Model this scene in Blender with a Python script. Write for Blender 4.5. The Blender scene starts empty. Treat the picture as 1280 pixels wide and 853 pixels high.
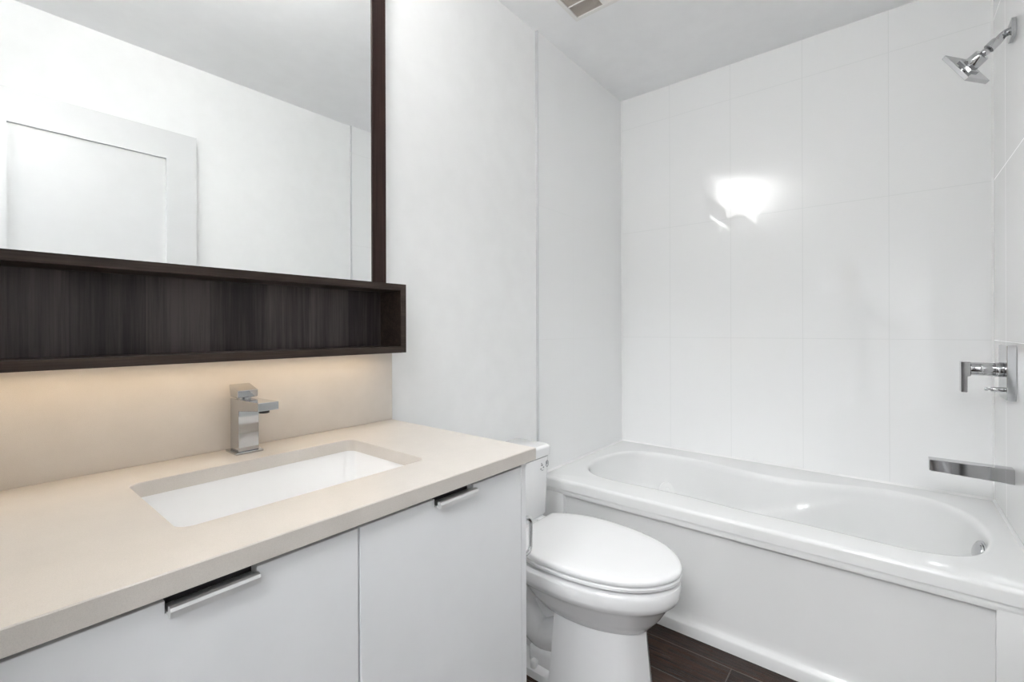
import bpy, bmesh, math, random
from mathutils import Vector, Matrix

C = bpy.context.scene.collection
SC = bpy.context.scene
PI = math.pi

# ------------------------------------------------------------------ camera
F, CY, YAW = 575.3, 411.8, 0.6857
CAM = Vector((1.2146, -2.5054, 1.1112))
ROLL = -0.0033
cd = bpy.data.cameras.new('camera')
cam = bpy.data.objects.new('camera', cd)
C.objects.link(cam)
cd.sensor_width = 36.0
cd.sensor_fit = 'HORIZONTAL'
cd.lens = F / 1280 * 36
cd.shift_y = -(426.5 - CY) / 1280
cd.clip_start = 0.005
fw = Vector((-math.sin(YAW), math.cos(YAW), 0))
rt = Vector((math.cos(YAW), math.sin(YAW), 0))
up = Vector((0, 0, 1))
r2 = rt * math.cos(ROLL) + up * math.sin(ROLL)
u2 = up * math.cos(ROLL) - rt * math.sin(ROLL)
M = Matrix((r2, u2, -fw)).transposed().to_4x4()
M.translation = CAM
cam.matrix_world = M
SC.camera = cam

# ------------------------------------------------------------------ world, exposure, large lights
SC.view_settings.view_transform = 'Standard'
SC.view_settings.look = 'None'
SC.view_settings.exposure = 0.13
SC.view_settings.gamma = 1.0
SC.view_settings.use_curve_mapping = False
SC.cycles.max_bounces = 16          # a white room needs many diffuse bounces
SC.cycles.diffuse_bounces = 12
SC.cycles.glossy_bounces = 8
w = bpy.data.worlds.new('world')
SC.world = w
w.use_nodes = True
w.node_tree.nodes['Background'].inputs[0].default_value = (0.95, 0.98, 1.0, 1)
w.node_tree.nodes['Background'].inputs[1].default_value = 0.25


HC = 2.449         # ceiling height


def area_light(name, loc, target, sx, sy, power, col, spread=PI):
    d = bpy.data.lights.new(name, 'AREA')
    d.shape = 'RECTANGLE'
    d.size, d.size_y, d.energy, d.color = sx, sy, power, col
    d.spread = spread
    o = bpy.data.objects.new(name, d)
    C.objects.link(o)
    o.location = loc
    o.rotation_euler = (Vector(target) - Vector(loc)).to_track_quat('-Z', 'Y').to_euler()
    return o


# fill light added in the hall, shining in through the open doorway
area_light('hall_ceiling_lamp', (1.30, -3.85, HC - 0.01), (1.30, -3.85, 0.0), 0.9, 0.9, 86, (0.97, 0.99, 1.0))

W = 1.524          # finished tub length between the tiled walls
YF = -2.55         # wall with the doorway
TUBY = -0.819      # tub front
TUBZ = 0.4555      # tub rim
CZ = 0.833         # worktop


# ------------------------------------------------------------------ materials
def new_mat(name):
    m = bpy.data.materials.new(name)
    m.use_nodes = True
    nt = m.node_tree
    b = nt.nodes['Principled BSDF']
    return m, nt, b


def N(nt, typ, **kw):
    n = nt.nodes.new(typ)
    for k, v in kw.items():
        setattr(n, k, v)
    return n


def ramp(nt, fac, stops):
    r = N(nt, 'ShaderNodeValToRGB')
    cr = r.color_ramp
    while len(cr.elements) < len(stops):
        cr.elements.new(0.5)
    for e, (p, c) in zip(cr.elements, stops):
        e.position = p
        e.color = (*c, 1)
    nt.links.new(fac, r.inputs[0])
    return r.outputs[0]


def coords(nt, scale):
    g = N(nt, 'ShaderNodeNewGeometry')
    mp = N(nt, 'ShaderNodeMapping')
    mp.inputs['Scale'].default_value = scale
    nt.links.new(g.outputs['Position'], mp.inputs['Vector'])
    return mp.outputs[0], g


def noise(nt, vec, scale, detail=4, rough=0.55):
    n = N(nt, 'ShaderNodeTexNoise')
    n.inputs['Scale'].default_value = scale
    n.inputs['Detail'].default_value = detail
    n.inputs['Roughness'].default_value = rough
    nt.links.new(vec, n.inputs['Vector'])
    return n.outputs['Fac']


def bump(nt, b, h, strength, dist):
    n = N(nt, 'ShaderNodeBump')
    n.inputs['Strength'].default_value = strength
    n.inputs['Distance'].default_value = dist
    nt.links.new(h, n.inputs['Height'])
    nt.links.new(n.outputs[0], b.inputs['Normal'])
    return n


def simple(name, col, rough=0.5, metal=0.0, var=0.015, nscale=12.0, ior=1.5, coat=0.0, bmp=0.0, bscale=60.0, spec=0.5):
    """plain surface with a trace of procedural variation"""
    m, nt, b = new_mat(name)
    v, g = coords(nt, (1, 1, 1))
    f = noise(nt, v, nscale, 3)
    lo = tuple(max(0, c * (1 - var)) for c in col)
    hi = tuple(min(1, c * (1 + var)) for c in col)
    nt.links.new(ramp(nt, f, [(0.3, lo), (0.7, hi)]), b.inputs['Base Color'])
    b.inputs['Roughness'].default_value = rough
    b.inputs['Metallic'].default_value = metal
    b.inputs['IOR'].default_value = ior
    b.inputs['Specular IOR Level'].default_value = spec
    if coat:
        b.inputs['Coat Weight'].default_value = coat
        b.inputs['Coat Roughness'].default_value = 0.04
    if bmp:
        bump(nt, b, noise(nt, v, bscale, 3), bmp, 0.002)
    return m


def tile_mat(name, axis, off_u, per_u, off_z, per_z, grout=(0.765, 0.775, 0.775), col=(0.885, 0.89, 0.893)):
    m, nt, b = new_mat(name)
    v, g = coords(nt, (1, 1, 1))
    sep = N(nt, 'ShaderNodeSeparateXYZ')
    nt.links.new(g.outputs['Position'], sep.inputs[0])

    def line(sock, off, per, half):
        a = N(nt, 'ShaderNodeMath', operation='SUBTRACT'); a.inputs[1].default_value = off
        nt.links.new(sock, a.inputs[0])
        p = N(nt, 'ShaderNodeMath', operation='PINGPONG'); p.inputs[1].default_value = per / 2
        nt.links.new(a.outputs[0], p.inputs[0])
        l = N(nt, 'ShaderNodeMapRange'); l.inputs['From Min'].default_value = half * 0.5
        l.inputs['From Max'].default_value = half * 1.2
        l.inputs['To Min'].default_value = 1.0; l.inputs['To Max'].default_value = 0.0
        nt.links.new(p.outputs[0], l.inputs['Value'])
        return l.outputs[0]
    lu = line(sep.outputs[axis], off_u, per_u, 0.0014)
    lz = line(sep.outputs[2], off_z, per_z, 0.0014)
    mx = N(nt, 'ShaderNodeMath', operation='MAXIMUM')
    nt.links.new(lu, mx.inputs[0]); nt.links.new(lz, mx.inputs[1])
    mix = N(nt, 'ShaderNodeMix', data_type='RGBA')
    mix.inputs['A'].default_value = (*col, 1)
    mix.inputs['B'].default_value = (*grout, 1)
    nt.links.new(mx.outputs[0], mix.inputs['Factor'])
    nt.links.new(mix.outputs['Result'], b.inputs['Base Color'])
    b.inputs['IOR'].default_value = 1.5
    rr = N(nt, 'ShaderNodeMapRange')
    rr.inputs['To Min'].default_value = 0.018; rr.inputs['To Max'].default_value = 0.5
    nt.links.new(mx.outputs[0], rr.inputs['Value'])
    nt.links.new(rr.outputs[0], b.inputs['Roughness'])
    wv = noise(nt, v, 2.2, 2)
    hs = N(nt, 'ShaderNodeMath', operation='MULTIPLY_ADD')
    hs.inputs[1].default_value = -0.07
    nt.links.new(mx.outputs[0], hs.inputs[0]); nt.links.new(wv, hs.inputs[2])
    bump(nt, b, hs.outputs[0], 0.22, 0.003)
    return m


def wood_mat(name, grain_axis, dark, mid, light, rough=0.4, bands=True, spec=0.4):
    """dark stained veneer, grain running along grain_axis"""
    m, nt, b = new_mat(name)
    sc = [60.0, 60.0, 60.0]
    sc[grain_axis] = 2.2
    v, g = coords(nt, tuple(sc))
    f1 = noise(nt, v, 1.0, 6, 0.65)
    sc2 = [260.0, 260.0, 260.0]; sc2[grain_axis] = 7.0
    v2, _ = coords(nt, tuple(sc2))
    f2 = noise(nt, v2, 1.0, 3, 0.6)
    sc3 = [9.0, 9.0, 9.0]; sc3[grain_axis] = 0.5
    v3, _ = coords(nt, tuple(sc3))
    f3 = noise(nt, v3, 1.0, 2, 0.5)
    a = N(nt, 'ShaderNodeMath', operation='MULTIPLY'); a.inputs[1].default_value = 0.42
    nt.links.new(f1, a.inputs[0])
    c = N(nt, 'ShaderNodeMath', operation='MULTIPLY_ADD'); c.inputs[1].default_value = 0.33
    nt.links.new(f2, c.inputs[0]); nt.links.new(a.outputs[0], c.inputs[2])
    d = N(nt, 'ShaderNodeMath', operation='MULTIPLY_ADD'); d.inputs[1].default_value = 0.55 if bands else 0.2
    nt.links.new(f3, d.inputs[0]); nt.links.new(c.outputs[0], d.inputs[2])
    if bands:
        sp_ = N(nt, 'ShaderNodeSeparateXYZ'); nt.links.new(g.outputs['Position'], sp_.inputs[0])
        sn = N(nt, 'ShaderNodeMath', operation='SNAP'); sn.inputs[1].default_value = 0.118
        nt.links.new(sp_.outputs[1], sn.inputs[0])
        wn = N(nt, 'ShaderNodeTexWhiteNoise', noise_dimensions='1D'); nt.links.new(sn.outputs[0], wn.inputs['W'])
        d2 = N(nt, 'ShaderNodeMath', operation='MULTIPLY_ADD'); d2.inputs[1].default_value = 0.16
        nt.links.new(wn.outputs['Value'], d2.inputs[0]); nt.links.new(d.outputs[0], d2.inputs[2])
        d3 = N(nt, 'ShaderNodeMath', operation='SUBTRACT'); d3.inputs[1].default_value = 0.07
        nt.links.new(d2.outputs[0], d3.inputs[0])
        d = d3
    nt.links.new(ramp(nt, d.outputs[0], [(0.42, dark), (0.62, mid), (0.84, light)]), b.inputs['Base Color'])
    b.inputs['Roughness'].default_value = rough
    b.inputs['Specular IOR Level'].default_value = spec
    bump(nt, b, f2, 0.12, 0.001)
    return m


def stone_mat(name):
    m, nt, b = new_mat(name)
    v, g = coords(nt, (1, 1, 1))
    f1 = noise(nt, v, 900.0, 2, 0.6)
    f2 = noise(nt, v, 14.0, 4, 0.6)
    base = ramp(nt, f2, [(0.3, (0.605, 0.565, 0.520)), (0.7, (0.64, 0.598, 0.553))])
    sp = ramp(nt, f1, [(0.30, (0.92, 0.92, 0.92)), (0.5, (1, 1, 1)), (0.75, (1.04, 1.04, 1.04))])
    mix = N(nt, 'ShaderNodeMix', data_type='RGBA', blend_type='MULTIPLY')
    mix.inputs['Factor'].default_value = 1
    nt.links.new(base, mix.inputs['A']); nt.links.new(sp, mix.inputs['B'])
    nt.links.new(mix.outputs['Result'], b.inputs['Base Color'])
    b.inputs['Roughness'].default_value = 0.28
    return m


def floor_mat(name):
    """dark brown glazed wood-look planks, long side parallel to the tub"""
    m, nt, b = new_mat(name)
    g = N(nt, 'ShaderNodeNewGeometry')
    mp = N(nt, 'ShaderNodeMapping')
    mp.inputs['Location'].default_value = (-0.815, 0.892, 0)
    nt.links.new(g.outputs['Position'], mp.inputs['Vector'])
    br = N(nt, 'ShaderNodeTexBrick')
    br.offset = 0.33
    br.inputs['Scale'].default_value = 1.0
    br.inputs['Mortar Size'].default_value = 0.0022
    br.inputs['Mortar Smooth'].default_value = 0.3
    br.inputs['Brick Width'].default_value = 0.9
    br.inputs['Row Height'].default_value = 0.152
    br.inputs['Color1'].default_value = (0.026, 0.013, 0.009, 1)
    br.inputs['Color2'].default_value = (0.044, 0.023, 0.016, 1)
    br.inputs['Mortar'].default_value = (0.10, 0.085, 0.075, 1)
    nt.links.new(mp.outputs[0], br.inputs['Vector'])
    v, _ = coords(nt, (5, 90, 90))
    f = noise(nt, v, 1.0, 5, 0.65)
    gr = ramp(nt, f, [(0.3, (0.55, 0.55, 0.55)), (0.7, (1.35, 1.3, 1.25))])
    mix = N(nt, 'ShaderNodeMix', data_type='RGBA', blend_type='MULTIPLY')
    mix.inputs['Factor'].default_value = 1
    nt.links.new(br.outputs['Color'], mix.inputs['A']); nt.links.new(gr, mix.inputs['B'])
    nt.links.new(mix.outputs['Result'], b.inputs['Base Color'])
    b.inputs['Roughness'].default_value = 0.22
    b.inputs['Specular IOR Level'].default_value = 0.3
    hs = N(nt, 'ShaderNodeMath', operation='MULTIPLY_ADD')
    hs.inputs[1].default_value = -0.7
    nt.links.new(br.outputs['Fac'], hs.inputs[0]); nt.links.new(f, hs.inputs[2])
    bump(nt, b, hs.outputs[0], 0.35, 0.0025)
    return m


def emit_mat(name, col, strength):
    m, nt, b = new_mat(name)
    b.inputs['Base Color'].default_value = (0.9, 0.9, 0.9, 1)
    b.inputs['Emission Color'].default_value = (*col, 1)
    v, g = coords(nt, (1, 1, 1))
    f = noise(nt, v, 20.0, 2)
    r = N(nt, 'ShaderNodeMapRange')
    r.inputs['To Min'].default_value = strength * 0.97
    r.inputs['To Max'].default_value = strength * 1.03
    nt.links.new(f, r.inputs['Value'])
    nt.links.new(r.outputs[0], b.inputs['Emission Strength'])
    return m


MT = {}
MT['paint'] = simple('wall_paint', (0.88, 0.885, 0.885), 0.55, bmp=0.05, bscale=220, spec=0.3)
MT['ceiling'] = simple('ceiling_paint', (0.88, 0.885, 0.895), 0.8, bmp=0.04, bscale=160, spec=0.2)
MT['tile_back'] = tile_mat('glossy_tile_back', 0, 0.597, 0.31, 1.064, 0.604)
MT['tile_side'] = tile_mat('glossy_tile_side', 1, -0.538, 0.31, 1.064, 0.604, (0.77, 0.775, 0.775))
MT['metal_trim'] = simple('tile_edge_metal', (0.72, 0.73, 0.74), 0.35, 0.8)
MT['caulk'] = simple('white_caulk', (0.86, 0.86, 0.86), 0.35)
MT['floor'] = floor_mat('wood_look_floor')
MT['door'] = simple('door_paint', (0.68, 0.685, 0.69), 0.35)
MT['cab'] = simple('white_laminate', (0.86, 0.87, 0.885), 0.35, var=0.01)
MT['cab_in'] = simple('cabinet_interior', (0.05, 0.05, 0.052), 0.7)
MT['stone'] = stone_mat('beige_quartz')
MT['ceramic'] = simple('white_ceramic', (0.93, 0.935, 0.94), 0.06, var=0.004, coat=0.3)
MT['porcelain'] = simple('toilet_porcelain', (0.89, 0.893, 0.90), 0.08, var=0.004, coat=0.3)
MT['seat'] = simple('seat_plastic', (0.87, 0.873, 0.88), 0.22, var=0.004)
MT['acrylic'] = simple('tub_acrylic', (0.83, 0.835, 0.835), 0.12, var=0.004)
MT['chrome'] = simple('chrome', (0.53, 0.535, 0.545), 0.05, 1.0, var=0.01)
MT['satin'] = simple('satin_chrome', (0.74, 0.745, 0.75), 0.22, 1.0, var=0.02)
MT['brushed'] = simple('brushed_aluminium', (0.86, 0.865, 0.87), 0.38, 0.85, var=0.02)
MT['dark_rubber'] = simple('dark_gasket', (0.03, 0.03, 0.03), 0.6)
MT['mark'] = simple('grey_print', (0.22, 0.23, 0.25), 0.5)
MT['wood_h'] = wood_mat('espresso_veneer_horizontal', 1, (0.026, 0.017, 0.014), (0.068, 0.048, 0.039), (0.115, 0.084, 0.070), 0.45, False, 0.25)
MT['wood_v'] = wood_mat('espresso_veneer_upright', 2, (0.008, 0.006, 0.006), (0.028, 0.022, 0.022), (0.085, 0.070, 0.068), 0.40, True, 0.25)
MT['wood_f'] = wood_mat('espresso_veneer_frame', 2, (0.016, 0.007, 0.006), (0.050, 0.026, 0.021), (0.10, 0.062, 0.052), 0.45, False, 0.22)
MT['vent'] = simple('vent_plastic', (0.80, 0.79, 0.77), 0.45)
MT['vent_grille'] = simple('vent_grille_plastic', (0.50, 0.455, 0.41), 0.5)
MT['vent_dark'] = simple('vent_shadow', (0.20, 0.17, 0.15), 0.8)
m, nt, b = new_mat('mirror_silver')
b.inputs['Base Color'].default_value = (0.93, 0.945, 0.945, 1)
b.inputs['Metallic'].default_value = 1
v, g = coords(nt, (1, 1, 1))
rr = N(nt, 'ShaderNodeMapRange'); rr.inputs['To Min'].default_value = 0.0; rr.inputs['To Max'].default_value = 0.004
nt.links.new(noise(nt, v, 3.0, 2), rr.inputs['Value']); nt.links.new(rr.outputs[0], b.inputs['Roughness'])
MT['mirror'] = m
MT['lamp'] = emit_mat('lamp_diffuser', (1.0, 0.985, 0.955), 9.0)
MT['led'] = emit_mat('led_strip_diffuser', (1.0, 0.74, 0.45), 10.0)


# ------------------------------------------------------------------ mesh helpers
def obj(name, bm, mat, parent=None, smooth=False, angle=40):
    bmesh.ops.recalc_face_normals(bm, faces=bm.faces)
    me = bpy.data.meshes.new(name)
    bm.to_mesh(me)
    bm.free()
    me.materials.append(mat)
    if smooth:
        for p in me.polygons:
            p.use_smooth = True
        if angle:
            me.set_sharp_from_angle(angle=math.radians(angle))
    o = bpy.data.objects.new(name, me)
    C.objects.link(o)
    if parent is not None:
        o.parent = parent
        o.matrix_parent_inverse = Matrix.Translation(-parent.location)
    return o


def thing(name, label, cat, loc=(0, 0, 0), group=None):
    o = bpy.data.objects.new(name, None)
    o.empty_display_size = 0.05
    C.objects.link(o)
    o.location = loc
    tag(o, label, cat, group)
    return o


def tag(o, label, cat, group=None):
    o['label'] = label
    o['category'] = cat
    if group:
        o['group'] = group
    return o


def struct(o):
    o['kind'] = 'structure'
    return o


def merge(dst, src, mat=None):
    if mat is not None:
        bmesh.ops.transform(src, matrix=mat, verts=src.verts)
    me = bpy.data.meshes.new('tmp')
    src.to_mesh(me)
    src.free()
    dst.from_mesh(me)
    bpy.data.meshes.remove(me)


def box(bm, lo, hi, bev=0.0, seg=2, mat=None):
    t = bmesh.new()
    bmesh.ops.create_cube(t, size=1)
    for vv in t.verts:
        vv.co = Vector([lo[i] + (vv.co[i] + 0.5) * (hi[i] - lo[i]) for i in range(3)])
    if bev:
        bmesh.ops.bevel(t, geom=t.edges[:], offset=bev, segments=seg, profile=0.5, affect='EDGES')
    merge(bm, t, mat)
    return bm


def prism(bm, pts, axis, lo, hi, bev=0.0, seg=2):
    """polygon pts (2D, in the two other axes in order) extruded along axis"""
    t = bmesh.new()

    def P(p, h):
        q = list(p)
        q.insert(axis, h)
        return Vector(q)
    a = [t.verts.new(P(p, lo)) for p in pts]
    b_ = [t.verts.new(P(p, hi)) for p in pts]
    n = len(pts)
    t.faces.new(a)
    t.faces.new(b_[::-1])
    for i in range(n):
        t.faces.new((a[i], a[(i + 1) % n], b_[(i + 1) % n], b_[i]))
    bmesh.ops.recalc_face_normals(t, faces=t.faces)
    if bev:
        bmesh.ops.bevel(t, geom=t.edges[:], offset=bev, segments=seg, profile=0.5, affect='EDGES')
    merge(bm, t)
    return bm


def loft(bm, rings, cap0=True, cap1=True, closed=True):
    vs = [[bm.verts.new(p) for p in r] for r in rings]
    n = len(rings[0])
    for a, b_ in zip(vs[:-1], vs[1:]):
        for i in range(n if closed else n - 1):
            j = (i + 1) % n
            bm.faces.new((a[i], a[j], b_[j], b_[i]))
    if cap0:
        bm.faces.new(vs[0][::-1])
    if cap1:
        bm.faces.new(vs[-1])
    return vs


def cyl(bm, a, b_, r0, r1=None, n=24, bev=0.0):
    a, b_ = Vector(a), Vector(b_)
    r1 = r0 if r1 is None else r1
    d = (b_ - a).normalized()
    x = d.orthogonal().normalized()
    y = d.cross(x)
    L = (b_ - a).length
    prof = [(0, r0), (L, r1)]
    if bev:
        prof = [(0, r0 - bev), (bev * .3, r0 - bev * .3), (bev, r0), (L - bev, r1), (L - bev * .3, r1 - bev * .3), (L, r1 - bev)]
    rings = [[a + d * h + (x * math.cos(t) + y * math.sin(t)) * r for t in [2 * PI * i / n for i in range(n)]] for h, r in prof]
    loft(bm, rings)
    return bm


def tube(bm, pts, radii, n=16):
    pts = [Vector(p) for p in pts]
    rings = []
    x = None
    for i, p in enumerate(pts):
        d = (pts[min(i + 1, len(pts) - 1)] - pts[max(i - 1, 0)]).normalized()
        if x is None:
            x = d.orthogonal().normalized()
        x = (x - d * x.dot(d)).normalized()
        y = d.cross(x)
        r = radii[i] if isinstance(radii, (list, tuple)) else radii
        rings.append([p + (x * math.cos(2 * PI * k / n) + y * math.sin(2 * PI * k / n)) * r for k in range(n)])
    loft(bm, rings)
    return bm


def spline(pts, n, closed=True):
    """Catmull-Rom through pts, n samples"""
    P = [Vector(p) for p in pts]
    m_ = len(P)
    out = []
    segs = m_ if closed else m_ - 1
    for k in range(n):
        t = k / n * segs if closed else k / (n - 1) * segs
        i = min(int(t), segs - 1)
        u = t - i
        g = (lambda q: P[q % m_]) if closed else (lambda q: P[max(0, min(m_ - 1, q))])
        p0, p1, p2, p3 = g(i - 1), g(i), g(i + 1), g(i + 2)
        out.append(0.5 * ((2 * p1) + (p2 - p0) * u + (2 * p0 - 5 * p1 + 4 * p2 - p3) * u * u + (3 * p1 - p0 - 3 * p2 + p3) * u ** 3))
    return out


def rrect(x0, x1, y0, y1, r, seg=6):
    pts = []
    for cx, cy, a0 in ((x1 - r, y1 - r, 0), (x0 + r, y1 - r, 90), (x0 + r, y0 + r, 180), (x1 - r, y0 + r, 270)):
        for k in range(seg + 1):
            a = math.radians(a0 + 90 * k / seg)
            pts.append((cx + r * math.cos(a), cy + r * math.sin(a)))
    return pts


# ------------------------------------------------------------------ the room
XL, XR = -0.010, 1.534        # painted wall planes
HY0 = -5.6                    # far end of the hall
HX0, HX1 = -0.6, 2.3
T = 0.12


def slab(name, boxes, mat, parent=None):
    bm = bmesh.new()
    for lo, hi in boxes:
        box(bm, lo, hi)
    return struct(obj(name, bm, mat, parent))


slab('floor', [((HX0 - T, HY0 - T, -0.1), (HX1 + T, 0.13, 0.0))], MT['floor'])
slab('ceiling', [((HX0 - T, HY0 - T, HC), (HX1 + T, 0.13, HC + 0.1))], MT['ceiling'])
slab('wall_left', [((XL - T, YF - T, 0), (XL, 0.13, HC))], MT['paint'])
slab('wall_right', [((XR, YF - T, 0), (XR + T, 0.13, HC))], MT['paint'])
slab('wall_back', [((XL, 0.0, 0), (XR, 0.13, HC))], MT['tile_back'])
slab('wall_left_tile', [((XL, -0.832, 0), (0.0, 0.0, HC))], MT['tile_side'])
slab('wall_right_tile', [((W, -0.832, 0), (XR, 0.0, HC))], MT['tile_side'])
DX0, DX1, DZ = 0.69, 1.50, 2.06
slab('wall_front', [((XL, YF - T, 0), (DX0, YF, HC)), ((DX1, YF - T, 0), (XR, YF, HC)), ((DX0, YF - T, DZ), (DX1, YF, HC))], MT['paint'])
slab('wall_hall_left', [((HX0 - T, HY0, 0), (HX0, YF - T, HC)), ((HX0, YF - T, 0), (XL - T, YF, HC))], MT['paint'])
slab('wall_hall_right', [((HX1, HY0, 0), (HX1 + T, YF - T, HC)), ((XR + T, YF - T, 0), (HX1, YF, HC))], MT['paint'])
slab('wall_hall_back', [((HX0 - T, HY0 - T, 0), (HX1 + T, HY0, HC))], MT['paint'])

# metal edge strips where the wall tile stops
slab('trim_1', [((XL, -0.838, 0), (0.003, -0.832, HC))], MT['metal_trim'])
slab('trim_2', [((W - 0.003, -0.838, 0), (XR, -0.832, HC))], MT['metal_trim'])
# caulk beads in the tiled corners and around the tub
bm = bmesh.new()
prism(bm, [(0, 0), (0.006, 0), (0, -0.006)], 2, TUBZ, HC)
struct(obj('trim_3', bm, MT['caulk']))
bm = bmesh.new()
prism(bm, [(W, 0), (W - 0.006, 0), (W, -0.006)], 2, TUBZ, HC)
struct(obj('trim_4', bm, MT['caulk']))
bm = bmesh.new()
prism(bm, [(0, TUBZ), (-0.007, TUBZ), (0, TUBZ + 0.007)], 0, 0.0, W)
prism(bm, [(0, TUBZ), (0.007, TUBZ), (0, TUBZ + 0.007)], 1, -0.832, 0)
prism(bm, [(W, TUBZ), (W - 0.007, TUBZ), (W, TUBZ + 0.007)], 1, -0.832, 0)
struct(obj('trim_5', bm, MT['caulk']))
# doorway casing on the bathroom side and jamb
bm = bmesh.new()
box(bm, (DX0 - 0.06, YF, 0), (DX0, YF + 0.012, DZ + 0.06), 0.002)
box(bm, (DX0, YF, DZ), (DX1, YF + 0.012, DZ + 0.06), 0.002)
box(bm, (DX0, YF - T, 0), (DX0 + 0.015, YF, DZ))
box(bm, (DX1 - 0.015, YF - T, 0), (DX1, YF, DZ))
box(bm, (DX0, YF - T, DZ - 0.015), (DX1, YF, DZ))
struct(obj('trim_6', bm, MT['door']))

# the open door lying back against the right wall (seen in the mirror)
bm = bmesh.new()
dy0, dy1, dz1, dxa, dxb = -2.487, -1.721, 2.072, 1.478, 1.513
sty = 0.125
box(bm, (dxa, dy0, 0.012), (dxb, dy0 + sty, dz1))
box(bm, (dxa, dy1 - sty, 0.012), (dxb, dy1, dz1))
box(bm, (dxa, dy0 + sty, dz1 - 0.135), (dxb, dy1 - sty, dz1), 0.0)
box(bm, (dxa, dy0 + sty, 0.012), (dxb, dy1 - sty, 0.25), 0.0)
box(bm, (dxa, dy0 + sty, 0.95), (dxb, dy1 - sty, 1.10), 0.0)
box(bm, (dxa + 0.011, dy0 + sty - 0.01, 0.2), (dxb - 0.011, dy1 - sty + 0.01, dz1 - 0.1))
door = struct(obj('door_1', bm, MT['door']))
bm = bmesh.new()
for z in (0.25, 1.05, 1.85):
    cyl(bm, (1.505, -2.492, z - 0.045), (1.505, -2.492, z + 0.045), 0.007, bev=0.002)
obj('hinge', bm, MT['satin'], door, True)
bm = bmesh.new()
cyl(bm, (dxa, dy1 - 0.06, 1.0), (dxa - 0.008, dy1 - 0.06, 1.0), 0.026, bev=0.002)
cyl(bm, (dxa - 0.008, dy1 - 0.06, 1.0), (dxa - 0.045, dy1 - 0.06, 1.0), 0.009)
box(bm, (dxa - 0.056, dy1 - 0.175, 0.990), (dxa - 0.040, dy1 - 0.05, 1.010), 0.004)
obj('door_handle', bm, MT['satin'], door, True)

# ------------------------------------------------------------------ bathtub
tub = thing('bathtub', 'white alcove bathtub with recessed front panel set between three tiled walls', 'bathtub', (W / 2, TUBY / 2, 0))
NT = 160
ctrl = [(0.078, -0.44), (0.10, -0.29), (0.16, -0.19), (0.27, -0.145), (0.46, -0.145), (0.62, -0.175), (0.78, -0.205), (0.93, -0.195),
        (1.07, -0.15), (1.21, -0.112), (1.33, -0.135), (1.415, -0.225), (1.451, -0.37), (1.445, -0.51), (1.395, -0.635), (1.28, -0.692),
        (1.14, -0.69), (0.98, -0.684), (0.80, -0.683), (0.62, -0.668), (0.44, -0.668), (0.28, -0.672), (0.17, -0.645), (0.10, -0.56)]
O = spline([Vector((x, y, 0)) for x, y in ctrl], NT)
fl = [(0.44, -0.42), (0.46, -0.32), (0.52, -0.265), (0.60, -0.25), (0.70, -0.25), (0.79, -0.255), (0.88, -0.26), (0.97, -0.255),
      (1.08, -0.22), (1.18, -0.19), (1.27, -0.205), (1.335, -0.27), (1.36, -0.37), (1.355, -0.48), (1.32, -0.57), (1.24, -0.62),
      (1.13, -0.62), (0.99, -0.61), (0.84, -0.60), (0.74, -0.595), (0.65, -0.595), (0.56, -0.59), (0.48, -0.56), (0.45, -0.49)]
FL = spline([Vector((x, y, 0)) for x, y in fl], NT)


def nrm(i):
    d = O[(i + 1) % NT] - O[i - 1]
    n_ = Vector((-d.y, d.x, 0)).normalized()     # curve runs clockwise seen from above: left = outside
    return n_


cen = Vector((0.76, -0.41, 0))
sgn = 1 if nrm(0).dot(O[0] - cen) > 0 else -1


def ring(off, z, mix=0.0):
    out = []
    for i in range(NT):
        p = O[i] + nrm(i) * sgn * off
        p = p.lerp(FL[i], mix)
        out.append(Vector((p.x, p.y, z)))
    return out


def rectring(x0, x1, y0, y1, z):
    out = []
    c_ = Vector(((x0 + x1) / 2, (y0 + y1) / 2, 0))
    for i in range(NT):
        d = O[i] - cen
        # ray from the centre out to the rectangle
        k = 1e9
        for a, lo, hi, c0 in ((d.x, x0, x1, c_.x), (d.y, y0, y1, c_.y)):
            if abs(a) > 1e-9:
                k = min(k, ((hi if a > 0 else lo) - c0) / a)
        out.append(Vector((c_.x + d.x * k, c_.y + d.y * k, z)))
    for cx_, cy_ in ((x0, y0), (x0, y1), (x1, y0), (x1, y1)):
        j = min(range(NT), key=lambda q: (out[q].x - cx_) ** 2 + (out[q].y - cy_) ** 2)
        out[j] = Vector((cx_, cy_, z))
    return out


bm = bmesh.new()
R = 0.013
rings = [rectring(0.001, W - 0.001, TUBY, -0.001, TUBZ - 0.043),
         rectring(0.001, W - 0.001, TUBY, -0.001, TUBZ - R)]
for k in range(1, 6):
    a = k / 5 * PI / 2
    rings.append(rectring(0.001, W - 0.001, TUBY + R * (1 - math.cos(a)), -0.001, TUBZ - R + R * math.sin(a)))
rings += [ring(0.02, TUBZ), ring(0.012, TUBZ - 0.0003), ring(0.006, TUBZ - 0.002), ring(0.001, TUBZ - 0.007), ring(-0.002, TUBZ - 0.014), ring(-0.004, TUBZ - 0.024)]


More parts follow.
